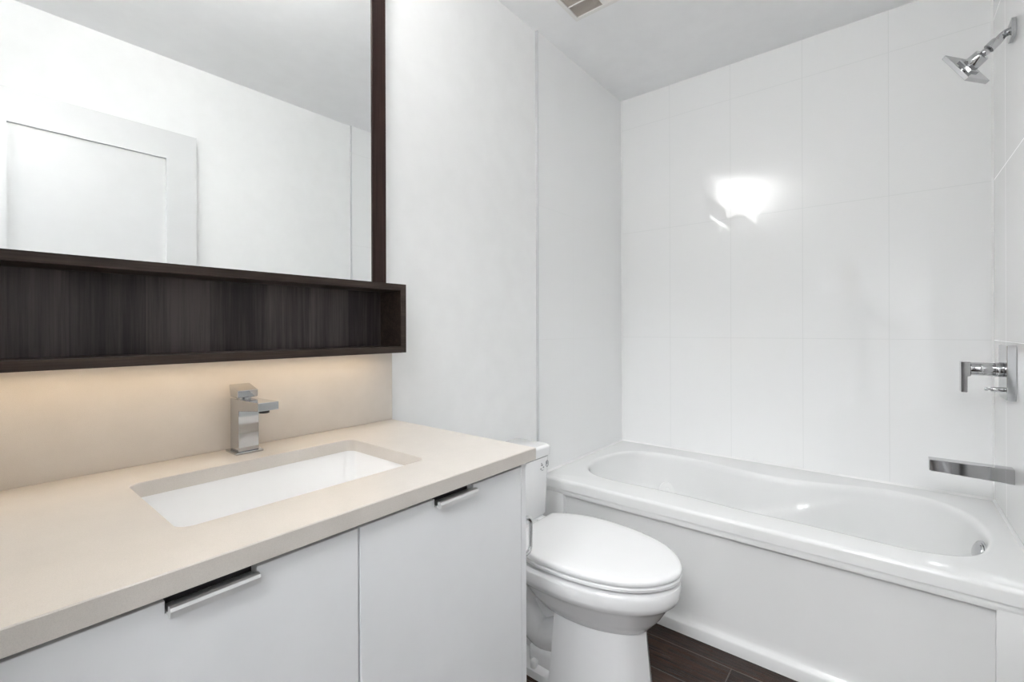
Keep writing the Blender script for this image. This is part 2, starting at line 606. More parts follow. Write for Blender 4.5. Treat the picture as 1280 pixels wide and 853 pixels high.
def inner_ring(z):
    """basin wall at height z with the armrest swell that sweeps down towards the lounge end"""
    t = (TUBZ - 0.024 - z) / (TUBZ - 0.024 - 0.055)
    out = []
    for i in range(NT):
        base = O[i] - nrm(i) * sgn * 0.004
        mix = 0.30 * t + 0.70 * t ** 2.6
        p = base.lerp(FL[i], min(1, mix))
        x = O[i].x
        # crease height rises from the lounge end to the foot end
        if 0.30 < x < 1.12:
            zc = 0.27 + (x - 0.71) * 0.38
            u = (zc - z) / 0.006
            s = 1 / (1 + math.exp(-u))             # below the crease the wall stands proud
            fade = min(1, (x - 0.30) / 0.3) * min(1, (1.12 - x) / 0.25)
            p = p - nrm(i) * sgn * 0.017 * s * fade * max(0.0, 1 - max(0.0, zc - z) / 0.22)
        out.append(Vector((p.x, p.y, z)))
    return out


NZ = 48
for k in range(1, NZ + 1):
    rings.append(inner_ring(TUBZ - 0.024 - (TUBZ - 0.024 - 0.055) * k / NZ))
for sc_ in (0.9, 0.6, 0.3):
    c2 = Vector((0.90, -0.42, 0))
    rings.append([Vector((c2.x + (p.x - c2.x) * sc_, c2.y + (p.y - c2.y) * sc_, 0.052 - 0.004 * (1 - sc_))) for p in FL])
loft(bm, rings, cap0=False, cap1=True)
shell = obj('basin', bm, MT['acrylic'], tub, True, 60)
# apron: lip band, end stiles, recessed panel, foot
bm = bmesh.new()
box(bm, (0.001, TUBY + 0.004, TUBZ - 0.068), (W - 0.001, TUBY + 0.05, TUBZ - 0.0415), 0.003)
box(bm, (0.001, TUBY + 0.0035, 0.02), (0.118, TUBY + 0.05, TUBZ - 0.06), 0.004)
box(bm, (1.425, TUBY + 0.0035, 0.02), (W - 0.001, TUBY + 0.05, TUBZ - 0.06), 0.004)
prism(bm, [(TUBY + 0.05, 0), (TUBY, 0), (TUBY, 0.036), (TUBY + 0.003, 0.042), (TUBY + 0.013, 0.050), (TUBY + 0.017, 0.060), (TUBY + 0.019, 0.085), (TUBY + 0.0195, 0.20),
           (TUBY + 0.019, 0.375), (TUBY + 0.016, 0.392), (TUBY + 0.05, 0.392)], 0, 0.002, W - 0.002)
obj('apron', bm, MT['acrylic'], tub, True, 35)
# overflow cover at the foot end
bm = bmesh.new()
oc = Vector((1.441, -0.425, 0.394))
od = Vector((-0.93, -0.28, 0.22)).normalized()
cyl(bm, oc, oc + od * 0.006, 0.037, 0.037, 40, 0.002)
cyl(bm, oc + od * 0.006, oc + od * 0.013, 0.030, 0.026, 40, 0.002)
obj('overflow_cover', bm, MT['chrome'], tub, True)['label'] = 'round chrome overflow cover'
# drain
bm = bmesh.new()
cyl(bm, (1.24, -0.41, 0.048), (1.24, -0.41, 0.056), 0.034, 0.032, 40, 0.002)
obj('drain', bm, MT['chrome'], tub, True)['label'] = 'chrome drain'
# round white jet cover low on the far wall of the basin
bm = bmesh.new()
jc = Vector((0.335, -0.178, 0.285)); jd = Vector((0.35, -0.85, 0.38)).normalized()
cyl(bm, jc - jd * 0.01, jc - jd * 0.001, 0.040, 0.037, 40, 0.003)
cyl(bm, jc - jd * 0.001, jc + jd * 0.002, 0.014, 0.012, 24, 0.002)
obj('jet_cover', bm, MT['acrylic'], tub, True)

# ------------------------------------------------------------------ toilet
YT = -1.215
toi = thing('toilet', 'white two-piece toilet with closed lid between the vanity and the bathtub', 'toilet', (0.4, YT, 0))
NE = 64


def egg(x0, x1, hw, z, back=2.6, front=2.0, bw=None, xm=None):
    """elongated bowl outline: wide point a bit behind the middle, rounder front"""
    pts = []
    xm = x0 + (x1 - x0) * 0.45 if xm is None else xm
    for i in range(NE):
        a = 2 * PI * i / NE
        c_, s_ = math.cos(a), math.sin(a)
        e = front if c_ >= 0 else back
        X = abs(c_) ** (2 / e) * (1 if c_ >= 0 else -1)
        Y = abs(s_) ** (2 / e) * (1 if s_ >= 0 else -1)
        x = xm + X * ((x1 - xm) if c_ >= 0 else (xm - x0))
        h = hw
        pts.append(Vector((x, YT + Y * h, z)))
    return pts


bm = bmesh.new()
loft(bm, [egg(0.225, 0.735, 0.165, 0.3895, 3.0), egg(0.218, 0.748, 0.178, 0.3885, 3.0), egg(0.213, 0.757, 0.184, 0.383, 3.0), egg(0.212, 0.759, 0.186, 0.376, 3.0),
          egg(0.213, 0.757, 0.185, 0.350, 3.0), egg(0.216, 0.752, 0.182, 0.336, 3.0), egg(0.22, 0.742, 0.173, 0.327, 2.8),
          egg(0.235, 0.728, 0.160, 0.312, 2.6), egg(0.26, 0.705, 0.140, 0.275, 2.4), egg(0.29, 0.672, 0.112, 0.235, 2.2), egg(0.33, 0.62, 0.07, 0.205, 2.0)])
# rear deck that carries the tank
def rr3(x0, x1, hw, z, r):
    return [Vector((x, y, z)) for x, y in rrect(x0, x1, YT - hw, YT + hw, r)]
loft(bm, [rr3(0.045, 0.33, 0.12, 0.24, 0.03), rr3(0.035, 0.33, 0.135, 0.33, 0.03), rr3(0.03, 0.33, 0.145, 0.395, 0.03), rr3(0.035, 0.325, 0.14, 0.402, 0.03)])
# front column
def col(x0, x1, hw, z):
    pts = [(x0, -hw), (x0 + (x1 - x0) * .3, -hw * 1.0), (x0 + (x1 - x0) * .62, -hw * .93), (x0 + (x1 - x0) * .88, -hw * .62), (x1, 0)]
    half = spline([Vector((a, b_, 0)) for a, b_ in pts], 17, False)
    out = [Vector((p.x, YT + p.y, z)) for p in half] + [Vector((p.x, YT - p.y, z)) for p in half[-2::-1]]
    return out
loft(bm, [col(0.395, 0.684, 0.122, 0.0), col(0.397, 0.682, 0.120, 0.02), col(0.402, 0.674, 0.112, 0.10), col(0.406, 0.664, 0.104, 0.20), col(0.41, 0.66, 0.10, 0.27)])
# floor flange and inner body behind the column
loft(bm, [rr3(0.10, 0.42, 0.118, 0.0, 0.05), rr3(0.10, 0.42, 0.116, 0.022, 0.05), rr3(0.11, 0.42, 0.104, 0.034, 0.05), rr3(0.13, 0.42, 0.075, 0.042, 0.04)])
loft(bm, [rr3(0.14, 0.43, 0.055, 0.03, 0.04), rr3(0.14, 0.43, 0.05, 0.18, 0.04), rr3(0.10, 0.43, 0.06, 0.33, 0.04)])
# trapway
tp = spline([Vector(p) for p in [(0.46, YT - .045, 0.20), (0.40, YT - .05, 0.14), (0.335, YT - .052, 0.115), (0.275, YT - .05, 0.155), (0.235, YT - .046, 0.23), (0.20, YT - .045, 0.28), (0.155, YT - .045, 0.25), (0.135, YT - .045, 0.15), (0.13, YT - .04, 0.03)]], 44, False)
tube(bm, tp, 0.050, 20)
box(bm, (0.30, YT - 0.098, 0.02), (0.41, YT - 0.03, 0.088), 0.016, 3)
obj('bowl', bm, MT['porcelain'], toi, True, 38)
for s in (-1, 1):
    bm = bmesh.new()
    rings = [[Vector((0.330 + r * math.cos(2 * PI * k / 24), YT + s * 0.101 + r * math.sin(2 * PI * k / 24), z)) for k in range(24)]
             for r, z in ((0.0135, 0.026), (0.0135, 0.040), (0.0125, 0.046), (0.009, 0.050), (0.003, 0.052))]
    loft(bm, rings)
    obj('bolt_cap', bm, MT['seat'], toi, True)
# tank
bm = bmesh.new()
def tk(x0, x1, hw, z, bow=0.006):
    pts = rrect(x0, x1, YT - hw, YT + hw, 0.018)
    return [Vector((x + (bow * (1 - ((y - YT) / hw) ** 2) if x > (x0 + x1) / 2 else 0), y, z)) for x, y in pts]
loft(bm, [tk(0.055, 0.19, 0.158, 0.402), tk(0.05, 0.196, 0.165, 0.412), tk(0.045, 0.202, 0.171, 0.60), tk(0.045, 0.203, 0.172, 0.627)])
tank = obj('tank', bm, MT['porcelain'], toi, True, 40)
bm = bmesh.new()
loft(bm, [tk(0.045, 0.203, 0.171, 0.6295), tk(0.041, 0.208, 0.177, 0.6315), tk(0.040, 0.209, 0.178, 0.660), tk(0.042, 0.207, 0.176, 0.667), tk(0.05, 0.199, 0.168, 0.671)])
obj('tank_lid', bm, MT['porcelain'], toi, True, 50)
bm = bmesh.new()
loft(bm, [tk(0.05, 0.199, 0.167, 0.6268), tk(0.05, 0.199, 0.167, 0.6297)])
obj('lid_gasket', bm, MT['dark_rubber'], toi)
# small grey printed marks on the tank front, by its right edge
bm = bmesh.new()
mx = 0.2035
def mark(y, z, ry, rz, n=16, hole=0):
    o_ = [Vector((mx, y + ry * math.cos(2 * PI * k / n), z + rz * math.sin(2 * PI * k / n))) for k in range(n)]
    if hole:
        i_ = [Vector((mx, y + ry * hole * math.cos(2 * PI * k / n), z + rz * hole * math.sin(2 * PI * k / n))) for k in range(n)]
        o2 = [p + Vector((0.0007, 0, 0)) for p in o_]; i2 = [p + Vector((0.0007, 0, 0)) for p in i_]
        loft(bm, [i_, o_, o2, i2, i_], False, False)
    else:
        loft(bm, [o_, [p + Vector((0.0007, 0, 0)) for p in o_]])
mark(-1.061, 0.598, 0.0095, 0.0125, 20, 0.82)
mark(-1.061, 0.600, 0.003, 0.006)
mark(-1.094, 0.599, 0.005, 0.003)
mark(-1.084, 0.589, 0.003, 0.0028)
mark(-1.101, 0.586, 0.0025, 0.003)
mark(-1.097, 0.606, 0.004, 0.0013)
mark(-1.091, 0.579, 0.006, 0.001)
obj('printed_mark', bm, MT['mark'], tank)
# seat and lid
def lidring(x0, x1, hw, z):
    pts = [(x0, 0.118), (x0 + 0.045, 0.150), (x0 + 0.13, hw * 0.97), (x0 + 0.22, hw), (x0 + 0.32, hw * 0.94), (x1 - 0.105, hw * 0.775), (x1 - 0.045, hw * 0.53), (x1 - 0.010, hw * 0.24), (x1, 0.0)]
    s_ = hw / 0.187
    half = spline([Vector((a, b_ * (s_ if k < 2 else 1), 0)) for k, (a, b_) in enumerate(pts)], 33, False)
    return [Vector((p.x, YT + p.y, z)) for p in half] + [Vector((p.x, YT - p.y, z)) for p in half[-2::-1]]
bm = bmesh.new()
loft(bm, [lidring(0.258, 0.750, 0.176, 0.3985), lidring(0.248, 0.761, 0.186, 0.4005), lidring(0.248, 0.762, 0.187, 0.408), lidring(0.252, 0.759, 0.184, 0.411)])
obj('seat', bm, MT['seat'], toi, True, 50)
bm = bmesh.new()
lr = lidring(0.245, 0.763, 0.188, 0)
lrc = Vector((0.47, YT, 0))
def lsc(k, z):
    return [Vector((lrc.x + (p.x - lrc.x) * k, YT + (p.y - YT) * k, z)) for p in lr]
loft(bm, [lsc(0.972, 0.4135), lsc(0.993, 0.4150), lsc(1.0, 0.4195), lsc(1.0, 0.4235), lsc(0.994, 0.4285), lsc(0.975, 0.4320), lsc(0.94, 0.4338),
          lsc(0.8, 0.4358), lsc(0.55, 0.4372), lsc(0.3, 0.4378)])
obj('lid', bm, MT['seat'], toi, True, 50)
for s in (-1, 1):
    bm = bmesh.new()
    box(bm, (0.222, YT + s * 0.075 - 0.02, 0.396), (0.258, YT + s * 0.075 + 0.02, 0.424), 0.006, 3)
    obj('hinge', bm, MT['seat'], toi, True)

# ------------------------------------------------------------------ vanity cabinet
XD = 0.553
van = thing('vanity_cabinet', 'white two-door bathroom vanity cabinet under the beige worktop', 'cabinet', (0.28, -2.09, 0))
bm = bmesh.new()
box(bm, (0.0, -1.662, 0.0), (XD - 0.002, -1.644, 0.8045), 0.0008)       # end panel towards the toilet
box(bm, (0.0, -2.545, 0.0), (XD - 0.02, -2.527, 0.8045))
box(bm, (0.0, -2.527, 0.10), (XD - 0.02, -1.662, 0.118))
box(bm, (-0.008, -2.545, 0.10), (0.0, -1.644, 0.8045))
obj('carcass', bm, MT['cab'], van)
bm = bmesh.new()
box(bm, (XD - 0.075, -2.527, 0.0), (XD - 0.06, -1.662, 0.10))
obj('toe_kick', bm, MT['cab'], van)
bm = bmesh.new()
box(bm, (XD - 0.028, -2.527, 0.60), (XD - 0.0235, -1.663, 0.8045))
obj('rail', bm, MT['cab_in'], van)['label'] = 'dark rail in the gap above the doors'  # near-black colour stands in for the shade in the door gap


def vdoor(y0, y1, h0, h1):
    zt, zb, nd = 0.7915, 0.105, 0.0150
    bm = bmesh.new()
    prism(bm, [(y0, zb), (y1, zb), (y1, zt), (h1, zt), (h1, zt - nd), (h0, zt - nd), (h0, zt), (y0, zt)], 0, XD - 0.019, XD, 0.0007, 1)
    d = obj('door', bm, MT['cab'], van)
    # lip pull sitting in the notch, its rounded front edge hanging over the door
    bm = bmesh.new()
    zn = zt - 0.0032
    prof = [(XD + 0.0070, zn), (XD + 0.0115, zn), (XD + 0.0148, zn - 0.0012), (XD + 0.0165, zn - 0.005), (XD + 0.0160, zn - 0.0128), (XD + 0.0120, zn - 0.0128), (XD + 0.0005, zn - 0.0100), (XD - 0.0185, zn - 0.0098),
            (XD - 0.0185, zn - 0.0086), (XD + 0.0045, zn - 0.0086), (XD + 0.0068, zn - 0.0070)]
    t = [(x, z) for x, z in prof]
    t2 = bmesh.new()
    a = [t2.verts.new((x, h0 + 0.001, z)) for x, z in t]
    b_ = [t2.verts.new((x, h1 - 0.001, z)) for x, z in t]
    n_ = len(t)
    t2.faces.new(a); t2.faces.new(b_[::-1])
    for i in range(n_):
        t2.faces.new((a[i], a[(i + 1) % n_], b_[(i + 1) % n_], b_[i]))
    merge(bm, t2)
    obj('handle', bm, MT['brushed'], d)['label'] = 'chrome lip pull'
    return d


vdoor(-2.524, -2.0895, -2.345, -2.243)
vdoor(-2.0860, -1.665, -1.928, -1.824)
# chrome bar loop fixed to the end panel beside the toilet
bm = bmesh.new()
hy = -1.644
pth = [(0.537, hy, 0.656), (0.537, hy + 0.020, 0.656), (0.537, hy + 0.029, 0.652), (0.537, hy + 0.036, 0.643), (0.537, hy + 0.037, 0.630), (0.537, hy + 0.036, 0.590), (0.537, hy + 0.035, 0.579),
       (0.537, hy + 0.030, 0.572), (0.537, hy + 0.020, 0.569), (0.537, hy, 0.569)]
tube(bm, spline([Vector(p) for p in pth], 40, False), 0.0048, 14)
obj('side_handle', bm, MT['satin'], van, True)['label'] = 'small chrome bar loop on the end panel'

# worktop with the sink cut-out
SX0, SX1, SY0, SY1 = 0.154, 0.446, -2.303, -1.857
bm = bmesh.new()
hole = rrect(SX0, SX1, SY0, SY1, 0.022, 8)
NH = len(hole)
CX0, CX1, CY0, CY1 = XL + 0.0005, 0.573, YF + 0.001, -1.634
hc = ((SX0 + SX1) / 2, (SY0 + SY1) / 2)
outer = []
for (x, y) in hole:
    dx, dy = x - hc[0], y - hc[1]
    k = min(((CX1 if dx > 0 else CX0) - hc[0]) / dx if abs(dx) > 1e-9 else 1e9, ((CY1 if dy > 0 else CY0) - hc[1]) / dy if abs(dy) > 1e-9 else 1e9)
    outer.append([hc[0] + dx * k, hc[1] + dy * k])
for cx_, cy_ in ((CX0, CY0), (CX0, CY1), (CX1, CY0), (CX1, CY1)):
    j = min(range(NH), key=lambda q: (outer[q][0] - cx_) ** 2 + (outer[q][1] - cy_) ** 2)
    outer[j] = [cx_, cy_]
e_ = 0.0015
V3 = lambda pts, z: [Vector((x, y, z)) for x, y in pts]
def inset(pts, d):
    return [(x - math.copysign(d, x - hc[0]), y - math.copysign(d, y - hc[1])) for x, y in pts]
def onset(pts, d):
    return [(x + (x - hc[0]) / 0.25 * d, y + (y - hc[1]) / 0.25 * d) for x, y in pts]
ZB = CZ - 0.028
loft(bm, [V3(hole, ZB), V3(hole, CZ - e_), V3(onset(hole, e_), CZ), V3(inset(outer, e_), CZ), V3(outer, CZ - e_), V3(outer, ZB), V3(hole, ZB)], False, False)
bmesh.ops.remove_doubles(bm, verts=bm.verts, dist=1e-5)
tag(obj('countertop', bm, MT['stone']), 'beige quartz worktop with a rectangular sink cut-out on the white vanity', 'countertop')

bm = bmesh.new()
box(bm, (XL, YF + 0.001, CZ), (0.020, -1.634, 1.0425), 0.001)
tag(obj('backsplash', bm, MT['stone']), 'tall beige quartz backsplash standing on the worktop under the dark shelf', 'backsplash')

# undermount sink
sink = thing('undermount_sink', 'white rectangular undermount sink below the worktop cut-out', 'sink', (0.30, -2.08, 0.69))
bm = bmesh.new()
zt = ZB - 0.0005
rs = []
for d, z, r in ((0.028, zt, 0.03), (0.0, zt, 0.024), (-0.001, zt - 0.003, 0.024), (-0.003, zt - 0.02, 0.025), (-0.007, zt - 0.09, 0.03), (-0.012, zt - 0.108, 0.034), (-0.024, zt - 0.119, 0.036), (-0.05, zt - 0.123, 0.036), (-0.10, zt - 0.126, 0.03)):
    rs.append(V3(rrect(SX0 - 0.004 - d, SX1 + 0.004 + d, SY0 - 0.004 - d, SY1 + 0.004 + d, r, 8), z))
loft(bm, rs, False, True)
# outside skin
ro = []
for d, z, r in ((0.028, zt, 0.03), (0.028, zt - 0.010, 0.03), (0.010, zt - 0.012, 0.03), (0.004, zt - 0.10, 0.035), (-0.02, zt - 0.133, 0.03)):
    ro.append(V3(rrect(SX0 - 0.004 - d, SX1 + 0.004 + d, SY0 - 0.004 - d, SY1 + 0.004 + d, r, 8), z))
loft(bm, ro, False, True)
bmesh.ops.remove_doubles(bm, verts=bm.verts, dist=1e-5)
obj('basin', bm, MT['ceramic'], sink, True, 60)
bm = bmesh.new()
cyl(bm, (0.27, -2.08, zt - 0.1262), (0.27, -2.08, zt - 0.122), 0.030, 0.028, 32, 0.001)
cyl(bm, (0.27, -2.08, zt - 0.122), (0.27, -2.08, zt - 0.118), 0.020, 0.018, 32, 0.001)
obj('drain', bm, MT['chrome'], sink, True)['label'] = 'chrome drain'

# ------------------------------------------------------------------ faucet
fy = -2.076
fau = thing('faucet', 'square chrome single-lever faucet behind the sink', 'faucet', (0.065, fy, CZ))
bm = bmesh.new()
box(bm, (0.036, fy - 0.029, CZ), (0.099, fy + 0.029, CZ + 0.005), 0.0012)
obj('base_plate', bm, MT['chrome'], fau)
bm = bmesh.new()
box(bm, (0.044, fy - 0.0215, CZ + 0.005), (0.092, fy + 0.0215, CZ + 0.122), 0.0012)
obj('body', bm, MT['chrome'], fau)
bm = bmesh.new()
prism(bm, [(0.046, CZ + 0.1222), (0.046, CZ + 0.098), (0.092, CZ + 0.096), (0.194, CZ + 0.107), (0.194, CZ + 0.1245), (0.10, CZ + 0.1222)], 1, fy - 0.0213, fy + 0.0213, 0.001, 1)
sp = obj('spout', bm, MT['chrome'], fau)
bm = bmesh.new()
cyl(bm, (0.172, fy, CZ + 0.109), (0.172, fy, CZ + 0.0995), 0.0105, n=24, bev=0.001)
obj('aerator', bm, MT['dark_rubber'], sp, True)
bm = bmesh.new()
prism(bm, [(0.046, CZ + 0.1255), (0.086, CZ + 0.1255), (0.088, CZ + 0.1415), (0.040, CZ + 0.1535), (0.037, CZ + 0.150)], 1, fy - 0.0215, fy + 0.0215, 0.001, 1)
cyl(bm, (0.064, fy, CZ + 0.118), (0.064, fy, CZ + 0.130), 0.015)
obj('lever', bm, MT['chrome'], fau)

# ------------------------------------------------------------------ dark box shelf
SHX, SHZ0, SHZ1, SHY = 0.100, 1.043, 1.2455, -1.6415
th = 0.019
shf = thing('floating_shelf', 'long dark wood open box shelf on the wall above the backsplash', 'shelf', (0.05, -2.09, SHZ0))
bm = bmesh.new()
prism(bm, [(YF + 0.001, SHZ1 - th), (YF + 0.001, SHZ1), (SHY, SHZ1), (SHY - th, SHZ1 - th)], 0, XL, SHX, 0.0006, 1)
obj('top_panel', bm, MT['wood_h'], shf)
bm = bmesh.new()
prism(bm, [(YF + 0.001, SHZ0 + th), (YF + 0.001, SHZ0), (SHY, SHZ0), (SHY - th, SHZ0 + th)], 0, XL, SHX, 0.0006, 1)
obj('bottom_panel', bm, MT['wood_h'], shf)
bm = bmesh.new()
prism(bm, [(SHY, SHZ0), (SHY, SHZ1), (SHY - th, SHZ1 - th), (SHY - th, SHZ0 + th)], 0, XL, SHX, 0.0006, 1)
obj('end_panel', bm, MT['wood_h'], shf)
bm = bmesh.new()
box(bm, (XL + 0.0005, YF + 0.001, SHZ0 + th), (XL + 0.008, SHY - th, SHZ1 - th))
obj('back_panel', bm, MT['wood_v'], shf)['label'] = 'upright grained dark back panel'

# glowing strip added under the shelf to warm the backsplash
warm_fill = thing('led_strip', 'thin warm light strip under the dark box shelf', 'light', (0.075, -2.1, SHZ0))
bm = bmesh.new()
box(bm, (0.066, YF + 0.01, SHZ0 - 0.0006), (0.086, -1.70, SHZ0 - 0.0001))
obj('housing', bm, MT['satin'], warm_fill)
bm = bmesh.new()
box(bm, (0.068, YF + 0.012, SHZ0 - 0.0009), (0.084, -1.702, SHZ0 - 0.0006))
obj('diffuser', bm, MT['led'], warm_fill)

# ------------------------------------------------------------------ mirror
mir = thing('wall_mirror', 'large wall mirror in a dark wood frame above the box shelf', 'mirror', (0.0, -2.1, SHZ1))
FY = -1.649
bm = bmesh.new()
box(bm, (XL, FY - 0.048, SHZ1), (0.012, FY, 2.26), 0.0006)
box(bm, (XL, YF + 0.001, 2.112), (0.012, FY - 0.048, 2.26), 0.0006)
obj('frame', bm, MT['wood_f'], mir)
bm = bmesh.new()
box(bm, (XL, YF + 0.001, SHZ1), (0.008, FY - 0.048, 2.112))
obj('glass', bm, MT['mirror'], mir)

# vanity light on the frame header
vl = thing('vanity_light', 'white box vanity light on the dark header above the mirror', 'light', (0.1, -2.2, 2.15))
bm = bmesh.new()
box(bm, (0.012, -2.32, 2.135), (0.022, -2.16, 2.235), 0.002)
box(bm, (0.020, -2.26, 2.165), (0.10, -2.22, 2.185), 0.002)
box(bm, (0.085, -2.50, 2.125), (0.215, -1.98, 2.131), 0.001)
obj('bracket', bm, MT['chrome'], vl)
bm = bmesh.new()
box(bm, (0.09, -2.495, 2.131), (0.21, -1.985, 2.215), 0.004)
obj('shade', bm, MT['lamp'], vl)
area_light('vanity_uplight', (0.15, -2.24, 2.219), (0.15, -2.24, 3.0), 0.11, 0.48, 14.8, (1.0, 0.985, 0.955)).parent = None

# ------------------------------------------------------------------ fittings on the right tiled wall
yv = -0.365
sh = thing('shower_fixture', 'square chrome shower head on a bent arm high on the right tiled wall', 'shower head', (W, -0.39, 2.04))
ys = -0.395
bm = bmesh.new()
box(bm, (W - 0.013, ys - 0.028, 2.015), (W, ys + 0.028, 2.071), 0.002)
obj('flange', bm, MT['chrome'], sh)
hn = Vector((0.727, -0.479, 0.491)).normalized()       # points back up the stem
he = Vector((0.4615, -0.188, -0.867)); he = (he - hn * he.dot(hn)).normalized()
hs_ = hn.cross(he)
hc_ = Vector((1.4129, -0.390, 1.9595))
ball = hc_ + hn * 0.058
bm = bmesh.new()
end = Vector((0.70, 0.10, 0.70)).normalized()
pa = spline([Vector((W - 0.004, ys, 2.044)), Vector((W - 0.014, ys, 2.043)), Vector((W - 0.026, ys, 2.037)), ball + end * 0.045, ball + end * 0.028, ball + end * 0.012], 26, False)
tube(bm, pa, 0.0115, 20)
cyl(bm, ball + end * 0.036, ball + end * 0.010, 0.0155, n=24, bev=0.002)
obj('arm', bm, MT['chrome'], sh, True)
bm = bmesh.new()
bmesh.ops.create_uvsphere(bm, u_segments=20, v_segments=12, radius=0.0115, matrix=Matrix.Translation(ball))
obj('ball_joint', bm, MT['chrome'], sh, True)
hm = Matrix((he, hs_, hn)).transposed().to_4x4()
hm.translation = hc_
bm = bmesh.new()
t = bmesh.new()
cyl(t, (0, 0, 0.012), (0, 0, 0.050), 0.0235, 0.0215, 32, 0.002)
box(t, (-0.027, -0.023, 0.006), (0.027, 0.023, 0.014), 0.001)
merge(bm, t, hm)
obj('connector', bm, MT['chrome'], sh, True)
bm = bmesh.new()
t = bmesh.new()
hw_ = 0.0575
loft(t, [[Vector((x * s_, y * s_, z)) for x, y in rrect(-hw_, hw_, -hw_, hw_, 0.002, 2)] for s_, z in ((0.98, -0.007), (1.0, -0.006), (1.0, 0.005), (0.985, 0.006), (0.5, 0.0075), (0.3, 0.0078))])
merge(bm, t, hm)
obj('head_plate', bm, MT['chrome'], sh, True, 15)

va = thing('shower_valve', 'chrome shower valve with lever on a square plate on the right tiled wall', 'shower valve', (W, yv, 0.96))
bm = bmesh.new()
box(bm, (W - 0.022, -0.402, 0.880), (W, -0.262, 1.055), 0.0015)
obj('plate', bm, MT['chrome'], va)
bm = bmesh.new()
cyl(bm, (W - 0.022, -0.335, 0.974), (W - 0.040, -0.335, 0.974), 0.024, n=32, bev=0.001)
cyl(bm, (W - 0.040, -0.335, 0.974), (W - 0.098, -0.335, 0.974), 0.0215, n=32, bev=0.001)
obj('stem', bm, MT['chrome'], va, True)
bm = bmesh.new()
prism(bm, [(W - 0.098, 0.951), (W - 0.106, 0.948), (W - 0.106, 0.896), (W - 0.122, 0.896), (W - 0.122, 0.997), (W - 0.098, 0.997)], 1, -0.357, -0.313, 0.0012, 1)
obj('lever', bm, MT['chrome'], va)
bm = bmesh.new()
cyl(bm, (W - 0.022, -0.335, 0.909), (W - 0.050, -0.335, 0.909), 0.0075, n=20, bev=0.001)
cyl(bm, (W - 0.050, -0.335, 0.909), (W - 0.056, -0.335, 0.909), 0.0035, n=20)
cyl(bm, (W - 0.056, -0.335, 0.909), (W - 0.064, -0.335, 0.909), 0.0062, n=20, bev=0.001)
obj('diverter_knob', bm, MT['chrome'], va, True)

ts = thing('tub_spout', 'flat chrome blade tub spout low on the right tiled wall over the tub rim', 'spout', (W, yv, 0.64))
bm = bmesh.new()
prism(bm, [(W, 0.613), (W, 0.660), (W - 0.203, 0.660), (W - 0.203, 0.622)], 1, yv - 0.012, yv + 0.034, 0.0015, 2)
obj('body', bm, MT['chrome'], ts)
bm = bmesh.new()
box(bm, (W - 0.198, yv - 0.006, 0.6195), (W - 0.172, yv + 0.028, 0.6245), 0.001)
obj('outlet', bm, MT['dark_rubber'], ts)

# ------------------------------------------------------------------ ceiling vent
vent = thing('exhaust_vent', 'square beige louvred fan grille in the ceiling', 'vent', (0.30, -0.92, HC))
VX0, VX1, VY0, VY1 = 0.174, 0.440, -1.055, -0.789
bm = bmesh.new()
fwid = 0.021
zf0, zf1 = HC - 0.014, HC
fr = [(0.0, HC), (0.0, HC - 0.006), (0.004, zf0), (fwid, zf0), (fwid, HC)]      # section: inset from the outer edge, height
rgs = []
for d, z in fr:
    rgs.append([Vector(p) for p in ((VX0 + d, VY0 + d, z), (VX1 - d, VY0 + d, z), (VX1 - d, VY1 - d, z), (VX0 + d, VY1 - d, z))])
loft(bm, rgs, False, False)
box(bm, (VX1 - 0.125, VY0 + 0.015, zf0 + 0.001), (VX1 - 0.015, VY1 - 0.015, zf1))
for k in range(1, 3):
    y = VY1 - fwid - (VY1 - VY0 - 2 * fwid) * k / 3
    box(bm, (VX0 + 0.015, y - 0.002, zf0 + 0.001), (VX1 - 0.12, y + 0.002, zf0 + 0.005))
obj('frame', bm, MT['vent'], vent)
bm = bmesh.new()
gy0, gy1 = VY0 + fwid, VY1 - fwid
gx0, gx1 = VX0 + fwid, VX1 - 0.12
n_ = 52
for k in range(n_):
    y = gy0 + (gy1 - gy0) * (k + 0.5) / n_
    box(bm, (gx0, y - 0.0009, zf0 + 0.0045), (gx1, y + 0.0009, zf0 + 0.008))
for k in range(26):
    x = gx0 + (gx1 - gx0) * (k + 0.5) / 26
    box(bm, (x - 0.0009, gy0, zf0 + 0.005), (x + 0.0009, gy1, zf0 + 0.009))
obj('grille', bm, MT['vent_grille'], vent)
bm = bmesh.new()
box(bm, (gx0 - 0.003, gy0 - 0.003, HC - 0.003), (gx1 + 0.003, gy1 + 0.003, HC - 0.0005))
obj('duct_plate', bm, MT['vent_dark'], vent)  # dark plate painted as the shade behind the grille

# ------------------------------------------------------------------ photographer and tripod in the doorway (a faint reflection in the tiles)
MT['black'] = simple('camera_black', (0.018, 0.018, 0.02), 0.45)
MT['skin'] = simple('skin', (0.50, 0.33, 0.25), 0.5, var=0.05)
MT['hair'] = simple('dark_hair', (0.025, 0.018, 0.014), 0.6, var=0.2, nscale=60)
MT['sweater'] = simple('grey_sweater', (0.10, 0.10, 0.11), 0.9, var=0.1, nscale=80)
MT['trousers'] = simple('dark_trousers', (0.035, 0.038, 0.048), 0.85, var=0.1, nscale=80)
MT['glass_dark'] = simple('lens_glass', (0.01, 0.012, 0.02), 0.03, coat=1.0)

